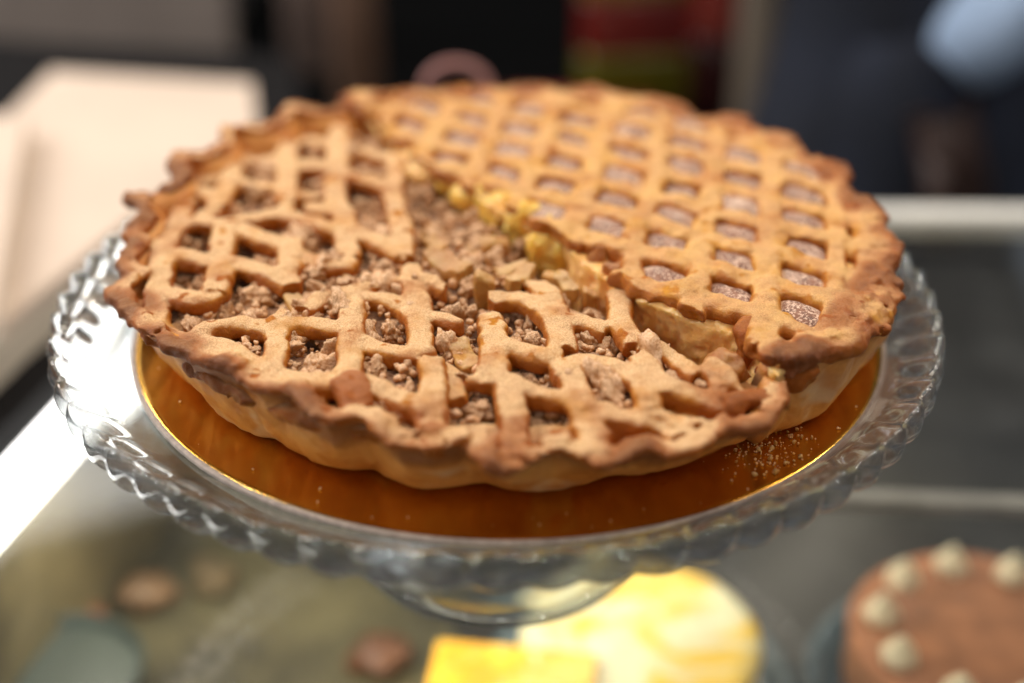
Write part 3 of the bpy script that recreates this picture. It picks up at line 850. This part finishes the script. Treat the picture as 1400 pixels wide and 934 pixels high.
# dusted windows of filling between the strips
V4, F4 = ICO[4]
for i in range(-8, 6):
    for j in range(-6, 9):
        c = O0+i*U+j*Vv
        if math.hypot(*c) > 12.6 or float(sidecut(c[0], c[1])) < .75: continue
        u_ = U/np.linalg.norm(U); v_ = Vv/np.linalg.norm(Vv)
        sq = 1/np.maximum(.0001, (np.abs(V4[:,0])**3.4+np.abs(V4[:,1])**3.4))**(1/3.4)*np.hypot(V4[:,0], V4[:,1])
        a = V4[:,0]*sq; b = V4[:,1]*sq
        hx, hy = rnd.uniform(.86, .98), rnd.uniform(.70, .84)
        pos = np.outer(a*hx, u_)+np.outer(b*hy, v_)
        z = V4[:,2]*.34
        V = np.column_stack([c[0]+pos[:,0], c[1]+pos[:,1], 3.25+rnd.uniform(-.12, .10)+z+.05*vnoise(V4[:,0]*2, V4[:,1]*2, i*.7+j, 1.5, i+j+9)])
        rad = np.maximum(np.abs(a), np.abs(b))
        obj('filling_window', mesh('filling_window', V, F4, M['patch'], attrs={'toast': sstep(.55, 1.0, rad+.25*vnoise(V[:,0], V[:,1], 0, 2, 3))}), None, right)
# torn lumps of custard and crust along the cut
f = Field((-8,-12.5,.6), (11.5,13.5,4.3), .08); nm2 = {}; lab = 0
for (x, y, z, r, mk, t) in [(655,268,2.8,(.7,.6,.6),'custard_bright',0),(690,292,2.5,(.8,.6,.75),'custard_bright',0),(722,312,2.4,(.7,.6,.8),'custard_bright',0),(745,336,2.4,(.6,.5,.7),'custard_bright',0),(628,250,2.9,(.6,.6,.5),'custard_bright',0),
      (578,240,2.7,(.7,.6,.6),'custard',0),(718,298,3.0,(.5,.45,.45),'custard_bright',0),(770,345,2.2,(.5,.5,.8),'custard_bright',0)]:
    q = pl(x, y, z+.1); lab += 1; f.ball(q, np.array(r)*1.25, lab, .25); nm2[lab] = ('custard_lump', t, mk)
f.rough([(1.2, .22), (3, .16), (7, .05)], 3)
pastry_parts(f, right, None, nm2, 5, None)
f = Field((-8,-12.5,.6), (11.5,13.5,4.3), .08); nm2 = {}; lab = 0
for (x, y, z, r, t) in [(818,358,3.0,(.42,.4,.5),.75),(843,372,3.1,(.48,.4,.55),.30),(832,364,2.9,(.5,.4,.4),.1),(992,502,2.7,(.6,.5,.5),.25)]:
    q = pl(x, y, z); lab += 1; f.ball(q, r, lab, .2); nm2[lab] = ('crust_knob', t, 'broken')
# the near end of the right crust, standing at the cut
for (pts, wd, t) in [([(1015,452),(1040,480),(1062,508)], .5, .45)]:
    lab += 1
    for (bx, by, bz, br) in [(1018,458,3.2,(.5,.55,.4)),(1030,470,2.7,(.62,.6,.7)),(1042,484,2.5,(.7,.6,.75)),(1058,500,2.3,(.75,.6,.7)),(1068,512,1.8,(.8,.7,.8)),(1076,500,2.7,(.8,.7,.6))]:
        f.ball(pl(bx, by, bz), br, lab, .35)
    nm2[lab] = ('crust_end', t, 'rim2')
f.rough([(1.0, .22), (2.6, .15), (6, .05)], 6)
pastry_parts(f, right, None, nm2, 5, None)
# small crumbs that fell on the gold card at the near right, and a few elsewhere
def pl_card(r_):
    if r_.rand() < .88:
        q = at(r_.normal(1045, 38), r_.normal(610, 22), BZ)
    else:
        a = r_.uniform(-2.9, -.2); q = np.array([cos(a), sin(a), 0])*r_.uniform(12.6, 13.9)
    x, y = q[0]-PX, q[1]-PY
    if math.hypot(q[0]-BCX, q[1]) > 13.5 or math.hypot(x, y) < 12.4: return None
    return (x, y, .03)
fine(150, pl_card, 'fallen_crumbs', right, M['custard'], .018, .06, 8)
fine(26, pl_card, 'fallen_flakes', right, M['broken'], .05, .13, 9)

# ================================================================== things under the glass
def cake_on_plate(px, py, rad, zt, hgt, topmat, sidemat, name, label, cat):
    q = at(px, py, zt); e = empty(name, (q[0], q[1], zt-hgt), label, cat)
    def wob(V, th):
        V[..., 2] += .1*vnoise(V[...,0], V[...,1], 0, .5, 3); return V
    obj('sponge', lathe('sponge', [(0,0),(rad,0),(rad+.05,.3),(rad,hgt-.45)], sidemat, 72, wob), None, e)
    obj('topping', lathe('topping', [(rad,hgt-.452),(rad+.15,hgt-.3),(rad-.05,hgt-.05),(rad-.4,hgt)]+[(r, hgt) for r in np.linspace(rad-1, 0, 8)], topmat, 72, wob), None, e)
    return e, q
def lemon():
    n = NT('lemon_cream')
    f = n.ramp(n.noise(24, 3, .5, .8), .42, .56)
    n.col(n.mix(f, (.74, .70, .46), (.80, .52, .05))).set(Roughness=.3)
    n.bump([(n.noise(40, 3, .5), .5, .004)]); return n.m
yc = simple('yellow_sponge', (.85, .58, .12), .6, 0, .15, 90)
e, q = cake_on_plate(876, 868, 5.6, -9.5, 3.6, lemon(), yc, 'lemon_cake', 'round lemon cake with white cream and yellow swirls below the glass', 'cake')
def plate(px, py, zt, rad, label, cx=None):
    if cx is None: cx = at(px, py, zt)
    m = simple('slate_blue_glaze', (.07, .105, .13), .18, 0, .15, 30)
    o = lathe('serving_plate', [(0,.1),(rad*.7,.1),(rad*.85,.3),(rad*.93,.8),(rad,1.0),(rad+.15,.85),(rad*.92,.35),(rad*.8,0),(0,0)], m, 96)
    b = obj('serving_plate', o); b.location = (cx[0]*S, cx[1]*S, (zt)*S); tag(b, label, 'plate', 'blue plates below the glass'); return b
plate(0, 0, -13.9, 7.8, 'dark blue plate carrying the lemon cake', (q[0], q[1]))
st = lathe('cake_riser', [(0,0),(4.2,0),(4.2,.8),(0,.8)], simple('white_card', (.7,.68,.62), .6), 64)
b = obj('cake_riser', st); b.location = (q[0]*S, q[1]*S, -13.88*S); tag(b, 'white card disc between the lemon cake and its blue plate', 'cake card', 'card discs under the cakes')
e2, q2 = cake_on_plate(1348, 868, 6.3, -9.5, 3.6, simple('cocoa_cream', (.36, .15, .07), .75, 0, .25, 60, bump=.5, bs=120), simple('brown_sponge', (.30,.14,.07), .7, 0, .3, 80), 'chocolate_cake', 'brown cocoa cake with a ring of cream dollops below the glass', 'cake')
plate(0, 0, -13.9, 8.0, 'dark blue plate carrying the cocoa cake', (q2[0], q2[1]))
b = obj('cake_riser', lathe('cake_riser', [(0,0),(5.2,0),(5.2,.8),(0,.8)], simple('white_card', (.7,.68,.62), .6), 64)); b.location = (q2[0]*S, q2[1]*S, -13.88*S); tag(b, 'white card disc between the cocoa cake and its blue plate', 'cake card', 'card discs under the cakes')
dm = None; cream = simple('cream', (.90, .80, .58), .4, 0, .05, 40)
def dwob(V, th):
    k = 1+.10*np.cos(6*th)[:,None]; V[...,0] *= k; V[...,1] *= k; return V
dm = lathe('cream_dollop', [(0,0),(.9,.05),(1.0,.4),(.75,.85),(.6,.95),(.62,1.1),(.35,1.5),(.08,1.85),(0,1.87)], cream, 36, dwob)
for k in range(10):
    a = 2*pi*k/10+.35+rnd.uniform(-.08, .08); d = obj('cream_dollop', dm, None, e2); d.location = (4.9*cos(a)*S, 4.9*sin(a)*S, 3.58*S); d.rotation_euler = (0, 0, a); d.scale = (.82,.82,.8)
# lemon slices of cake in front
def lemon2():
    n = NT('lemon_glaze')
    c = n.mix(n.ramp(n.noise(38, 3, .5, .6), .40, .62), (.82, .50, .05), (.66, .33, .03))
    c = n.mix(n.ramp(n.noise(22, 3, .5, .6), .55, .62), c, (.85, .76, .50))
    n.col(c).set(Roughness=.25); n.bump([(n.noise(50, 3, .5), .5, .004)]); return n.m
def slab(name, px0, py0, px1, py1, z0, z1, wd, mats, label, cat):
    a = at(px0, py0, z1); b = at(px1, py1, z1); d = (b-a)/np.linalg.norm(b-a); n_ = np.array([-d[1], d[0], 0])*wd
    e = empty(name, ((a+b)/2*[1,1,0]+[0,0,z0]), label, cat); c = (a+b)/2
    for nm, za, zb, m, g in mats:
        poly = [(p-c)[:2] for p in (a+n_*g, b+n_*g, b-n_*g, a-n_*g)]
        obj(nm, prism(nm, poly, za, zb, m, .15), None, e)
    return e
lem = lemon2()
slab('lemon_bar', 590, 905, 815, 925, -13.9, -9.0, 1.7, [('sponge', 0, 3.6, simple('loaf_sponge', (.62, .45, .16), .7, 0, .2, 90), 1.), ('glaze', 3.62, 4.9, lem, .98)], 'long lemon bar with bright yellow glaze left of the lemon cake', 'cake')
tl = obj('haze_sheet', prism('haze_sheet', [tuple(at(640, 1000, -13.9)[:2]), tuple(at(600, 720, -13.9)[:2]), tuple(at(250, 560, -13.9)[:2]), tuple(at(60, 600, -13.9)[:2]), tuple(at(-60, 1000, -13.9)[:2])], -13.98, -13.85, simple('olive_haze', (.080, .070, .036), .6, 0, .9, 9), 0))  # added sheet; its mottled olive stands in for the hazy veil here
tag(tl, 'olive tan paper sheet added for the olive haze at the left end of the shelf under the pastries', 'paper sheet')
# pastries further left on the shelf
V4_, F4_ = ICO[3]
def bun(name, px, py, z, rad, c, label, cat, group=None, sx=1.):
    q = at(px, py, z)
    Pp, Fp = clump(3, int(px), .08, 12, .62)
    me = mesh(name, Pp*rad*[sx,1,1]*1.05, Fp, simple(name+'_crust', c, .45, 0, .3, 90, bump=.4, bs=200))
    o = obj(name, me); o.location = (q[0]*S, q[1]*S, (-14+rad*.62)*S)
    return tag(o, label, cat, group)
bun('chocolate_bun', 515, 885, -12.5, 1.8, (.12, .05, .025), 'dark brown bun left of the lemon bar', 'bun')
bun('orange_pastry', 205, 800, -12.5, 1.7, (.16, .09, .04), 'orange brown pastry nearest the green tub', 'pastry')
bun('orange_pastry', 110, 820, -12.5, 1.6, (.20, .08, .04), 'reddish pastry at the far left of the shelf', 'pastry')
bun('orange_pastry', 290, 780, -12.5, 1.6, (.14, .10, .05), 'olive brown pastry furthest right of the three by the tub', 'pastry')
te = empty('food_tub', at(95, 985, -14), 'dull green tub on the shelf at the near left below the glass', 'tub')
tm = simple('green_plastic', (.04, .055, .05), .4, 0, .1)
obj('tub_body', lathe('tub_body', [(0,0),(3.2,0),(3.5,.4),(3.9,3.2),(4.0,3.3),(3.85,3.35),(3.7,3.2),(3.3,.5),(0,.4)], tm, 64), None, te)
obj('tub_contents', lathe('tub_contents', [(3.72,2.7),(2.5,2.9),(1,3.0),(0,2.95)], simple('pale_cream', (.06,.075,.065), .5), 48), None, te)

# ================================================================== things behind the case
# pale cardboard boxes at the left
kraft = simple('pale_kraft_card', (.62, .49, .385), .75, 0, .05, 12)
creamc = simple('cream_card', (.82, .72, .58), .75, 0, .05, 12)
def card_box(name, poly, z0, z1, label, m=kraft):
    c = poly.mean(0); e = empty(name, (c[0], c[1], z0), label, 'box', 'card boxes beside the display case')
    obj('lid', prism('lid', poly[:, :2]-c[:2], z1-z0-.9, z1-z0, m, .08), None, e)
    pin = c[:2]+(poly[:, :2]-c[:2])*.985
    obj('box_body', prism('box_body', pin-c[:2], 0, z1-z0-.92, creamc, .05), None, e)
    return e
zb = 1.6
pA = np.array([at(-60, 500, zb), at(20, 425, zb), at(225, 262, zb), at(352, 175, zb), at(345, 112, zb), at(70, 96, zb), at(-260, 420, zb)])
card_box('card_box', pA, -1.5, zb, 'large pale cardboard cake box lying open and flat left of the pie')
pB = np.array([at(-10, 440, 3.2), at(38, 158, 3.2), at(-200, 150, 3.2), at(-420, 400, 3.2)])
card_box('card_box', pB, 1.62, 3.2, 'smaller pale cardboard lid lying on the left edge of the large box')
bt = obj('side_table', prism('side_table', np.array([(-150, -20), tuple((A0+ln*4.6+ld*20)[:2]), tuple((A0+ln*4.6+ld*50)[:2]), tuple((A0+ln*4.6+ld*50+(14,22,0))[:2]), (-18, 66), (-150, 90)]), -4.2, -1.52, simple('black_table', (.010,.009,.009), .8, spec=.08), .2))
tag(bt, 'black table top under the pale cardboard boxes', 'table')
# dark worktop behind
wt = empty('worktop', (-40, 95, -12), 'black worktop behind the display case where bags and packets stand', 'worktop')
obj('top', box_mesh('top', (-90,-36,-3), (56,60,0), simple('black_top', (.003,.003,.003), .8, spec=.02), .3), None, wt)
obj('front_panel', box_mesh('front_panel', (-88,-34,-97), (54,58,-3.02), simple('black_front', (.009,.009,.009), .5), .3), None, wt)
ZW = -11.98
def onw(px, py): return at(px, py, ZW)
# grey appliance top-left
q = onw(170, 75); ap = empty('coffee_machine', (q[0]-6, q[1]+14, ZW), 'grey metal machine with a pale top on the worktop at the far left', 'machine')
obj('machine_body', box_mesh('machine_body', (-30,-11,0), (16,12,9), simple('grey_enamel', (.10,.09,.088), .4, .3, .1, 10), .8), None, ap)
obj('top_tray', box_mesh('top_tray', (-4,-12,9.02), (21,12,11), simple('warm_grey', (.30,.25,.22), .5, 0, .1, 10), .5), None, ap)
obj('knob', lathe('knob', [(0,-1.4),(1.6,-1.4),(1.9,-.6),(1.9,.6),(1.6,1.4),(0,1.4)], simple('knob_grey', (.30,.28,.27), .4), 32), None, ap)
kn = ap.children[-1]; kn.location = (-1.5*S, -12.8*S, 4*S); kn.rotation_euler = (R_(90), 0, 0)
# brown bottles / paper roll
def bottle(px, py, rad, h, c, name, label, cat, cap=(.3,.2,.15), group=None):
    q = onw(px, py); e = empty(name, q, label, cat, group)
    m = simple(name+'_skin', c, .35, 0, .2, 20)
    obj('body', lathe('body', [(0,0),(rad*.95,0),(rad,.4),(rad,h*.68),(rad*.85,h*.76),(rad*.42,h*.86),(rad*.38,h*.93)], m, 48), None, e)
    obj('cap', lathe('cap', [(rad*.44,h*.932),(rad*.44,h*1.0),(0,h*1.0)], simple('cap_skin', cap, .4), 32), None, e)
    return e
bottle(492, 150, 2.2, 22, (.13, .075, .05), 'bottle', 'brown bottle standing behind the far left edge of the pie', 'bottle')
bottle(425, 95, 2.4, 18, (.17, .12, .10), 'bottle', 'greyish brown bottle left of the darker brown bottle', 'bottle', (.4,.36,.33))
bottle(455, 60, 2.0, 18, (.07, .045, .035), 'bottle', 'dark bottle at the back between two brown ones', 'bottle', (.15,.12,.11))
# pink ring
q = np.array([-3.1, 28.6, .02]); e = empty('ring_holder', q, 'dusty pink ring on a slim post standing on the counter behind the pie', 'ring holder')
pk = simple('dusty_pink', (.36, .16, .14), .5, 0, .1)
cc = np.array([0, 0, 9.0])
obj('ring', tube('ring', [cc+np.array([1.8*cos(t), .3*sin(t), 1.45*sin(t)]) for t in np.linspace(0, 2*pi, 48, endpoint=False)], .27, pk, 16, True), None, e)
obj('post', lathe('post', [(0,0),(1.9,0),(2.0,.2),(.9,.45),(.35,1.0),(.3,3.5),(.3,7.4),(0,7.45)], pk, 40), None, e)
# red and yellow packets
def packet(px, py, wd, dp, h, rot, cols, label):
    q = onw(px, py); e = empty('snack_packet', q, label, 'packet', 'packets on the worktop'); e.rotation_euler = (0, 0, rot)
    def bag(z0, z1, m, nm, g):
        n = 28; V = []; F = []
        rows = 10
        for j in range(rows+1):
            s = j/rows; z = z0+(z1-z0)*s; zz = z/h
            thick = dp*(4*zz*(1-zz))**.45*.5+.08
            for k in range(n):
                t = 2*pi*k/n; x = wd/2*g*np.sign(cos(t))*abs(cos(t))**.6; y = thick*g*np.sign(sin(t))*abs(sin(t))**.8
                V.append((x*(1+.02*sin(k*3+j)), y*(1+.05*sin(k*5+j*2)), z))
        for j in range(rows):
            for k in range(n): F.append((j*n+k, j*n+(k+1) % n, (j+1)*n+(k+1) % n, (j+1)*n+k))
        F.append(tuple(reversed(range(n)))); F.append(tuple(rows*n+k for k in range(n)))
        obj(nm, mesh(nm, V, F, m), None, e)
    for i, (a, b, c) in enumerate(cols): bag(a*h, b*h-.02, simple('packet_film', c, .3, 0, .15, 30), 'printed_band', 1.)
    return e
packet(895, 165, 15, 4, 17, .15, [(0,.42,(.10,.085,.004)),(.42,.72,(.13,.008,.005)),(.72,1,(.16,.09,.01))], 'upright packet with olive yellow bottom and red middle band behind the pie')
packet(968, 168, 5, 4, 17, -.2, [(0,.5,(.030,.006,.006)),(.5,1,(.17,.012,.006))], 'narrow dark red packet right of the yellow one')
q = onw(790, 175); o = obj('folded_napkin', prism('folded_napkin', [(-7,-2.5),(7,-3),(7.2,2.5),(-6.8,3)], 0, 2.6, simple('red_cloth', (.20,.012,.012), .8, 0, .2, 60), .5)); o.location = q*S
tag(o, 'folded red cloth lying on the worktop behind the pie', 'cloth')
q = onw(1035, 185); o = obj('paper_roll', lathe('paper_roll', [(1.,0),(2.5,0),(2.55,.3),(2.55,19.7),(2.5,20),(1.,20)], simple('beige_paper', (.135,.105,.075), .8, 0, .1, 40), 48)); o.location = q*S
tag(o, 'upright beige paper roll at the right end of the packets', 'paper roll')

# ================================================================== person behind the counter
def person():
    px, py = 36.5, 72
    e = empty('person', (px, py, -110), 'person in dark navy clothes with pale blue sleeves standing behind the counter', 'person')
    J = {'pel': (0,0,95,13), 'sp1': (0,0,108,14), 'sp2': (0,0,122,15), 'ch': (0,0,136,15.5), 'nk': (0,0,148,6), 'nk2': (0,-.5,153,5.4), 'hd': (0,-1.5,160,8.4), 'hd2': (0,-1.5,168,8.2), 'hd3': (0,-1,173,5),
         'hl': (-10,0,88,9.5), 'kl': (-11,0,50,6.2), 'al': (-11,2,9,4.2), 'fl': (-12,-12,3.5,3.2), 'hr': (10,0,88,9.5), 'kr': (11,0,50,6.2), 'ar': (11,2,9,4.2), 'fr': (12,-12,3.5,3.2),
         'sl': (-18,0,142,6), 'el': (-20,10,120,4.6), 'wl': (-8,19,104,3.0), 'sr': (19,0,142,6), 'er': (9,-10,121,4.4), 'wr': (-3.0,-12,108.5,2.8)}
    E_ = [('pel','sp1'),('sp1','sp2'),('sp2','ch'),('ch','nk'),('nk','nk2'),('nk2','hd'),('hd','hd2'),('hd2','hd3'),('pel','hl'),('hl','kl'),('kl','al'),('al','fl'),('pel','hr'),('hr','kr'),('kr','ar'),('ar','fr'),
          ('ch','sl'),('sl','el'),('el','wl'),('ch','sr'),('sr','er'),('er','wr')]
    def skin(name, J, E_, mat, root, sub=2, grow=0.):
        ks = list(J); me = bpy.data.meshes.new(name)
        me.from_pydata([[c*S for c in J[k][:3]] for k in ks], [(ks.index(a), ks.index(b)) for a, b in E_], [])
        o = bpy.data.objects.new(name, me); C.objects.link(o)
        sm = o.modifiers.new('s', 'SKIN'); sm.use_smooth_shade = True
        for i, k in enumerate(ks):
            v = me.skin_vertices[0].data[i]; r = (J[k][3]+grow)*S; v.radius = (r, r*.8) if r > .1 else (r, r)
            v.use_root = (k == root)
        o.modifiers.new('u', 'SUBSURF').levels = sub; o.modifiers['u'].render_levels = sub
        dg = bpy.context.evaluated_depsgraph_get(); m2 = bpy.data.meshes.new_from_object(o.evaluated_get(dg)); m2.name = name
        m2.polygons.foreach_set('use_smooth', [True]*len(m2.polygons)); m2.materials.clear(); m2.materials.append(mat)
        bpy.data.objects.remove(o); return obj(name, m2, None, e)
    skn = simple('skin', (.035, .017, .013), .5, 0, .05, 30)
    skin('body', J, E_, simple('navy_trousers_top', (.008, .011, .022), .85, 0, .3, 20), 'pel')
    blue = simple('pale_blue_cotton', (.30, .40, .56), .85, 0, .15, 25, bump=.4, bs=60)
    for a, b, c in (('sl','el','wl'), ('sr','er','wr')):
        JJ = {'a': J[a], 'b': J[b], 'c': tuple(J[c][:3])+(3.2,)}
        skin('sleeve', JJ, [('a','b'),('b','c')], blue, 'a', 2, .7)
    # apron and head hair
    skin('apron', {'a': (0,-2,118,13.5), 'b': (0,-2,100,14.5), 'c': (0,-2,76,15), 'd': (0,-2,58,15)}, [('a','b'),('b','c'),('c','d')], simple('navy_apron', (.008,.012,.026), .8, 0, .35, 12), 'a')
    skin('hair', {'a': (0,1.2,165,9.2), 'b': (0,1.2,171,8.2), 'c': (0,3.5,158,6.5)}, [('a','b'),('a','c')], simple('dark_hair', (.02,.012,.008), .6), 'a')
    # face and hands
    def blob(nm, p, r, m):
        V, F = ICO[3]; obj(nm, mesh(nm, V*np.array(r)+np.array(p), F, m), None, e)
    blob('head', (0,-3,163.5), (7.6,8.6,11), skn); blob('nose', (0,-11.6,162), (1.2,1.6,2), skn)
    for s in (-1, 1):
        blob('eye', (3.1*s,-10.6,164.5), (1.2,.8,.8), simple('eye', (.5,.5,.5), .2)); blob('ear', (7.5*s,-2,163), (.9,1.8,3), skn)
    blob('mouth', (0,-11.0,157.8), (2.3,.6,.6), simple('lips', (.35,.12,.1), .5))
    for wst, dr in ((np.array(J['wl'][:3]), np.array([.75,-.45,-.3])), (np.array(J['wr'][:3]), np.array([.25,-.3,-.9]))):
        dr = dr/np.linalg.norm(dr); sd = np.cross(dr, [0,0,1]); sd /= np.linalg.norm(sd); up = np.cross(sd, dr)
        JJ = {'w': tuple(wst)+(2.4,), 'p': tuple(wst+dr*5)+(2.6,)}; EE = [('w','p')]
        for i, L in enumerate((6.2, 7.2, 6.8, 5.4)):
            o_ = (i-1.5)*1.9
            a = wst+dr*8.2+sd*o_; b = a+dr*L*.45-up*.6; c = b+dr*L*.35-up*1.8
            JJ['k%d' % i] = tuple(a)+(1.05,); JJ['m%d' % i] = tuple(b)+(.9,); JJ['t%d' % i] = tuple(c)+(.75,)
            EE += [('p','k%d' % i), ('k%d' % i,'m%d' % i), ('m%d' % i,'t%d' % i)]
        a = wst+dr*3+sd*-3.2; b = a+dr*3.2-sd*1.6; JJ['ta'] = tuple(a)+(1.2,); JJ['tb'] = tuple(b)+(.95,); EE += [('w','ta'), ('ta','tb')]
        skin('hand', JJ, EE, skn, 'w', 1)
person()
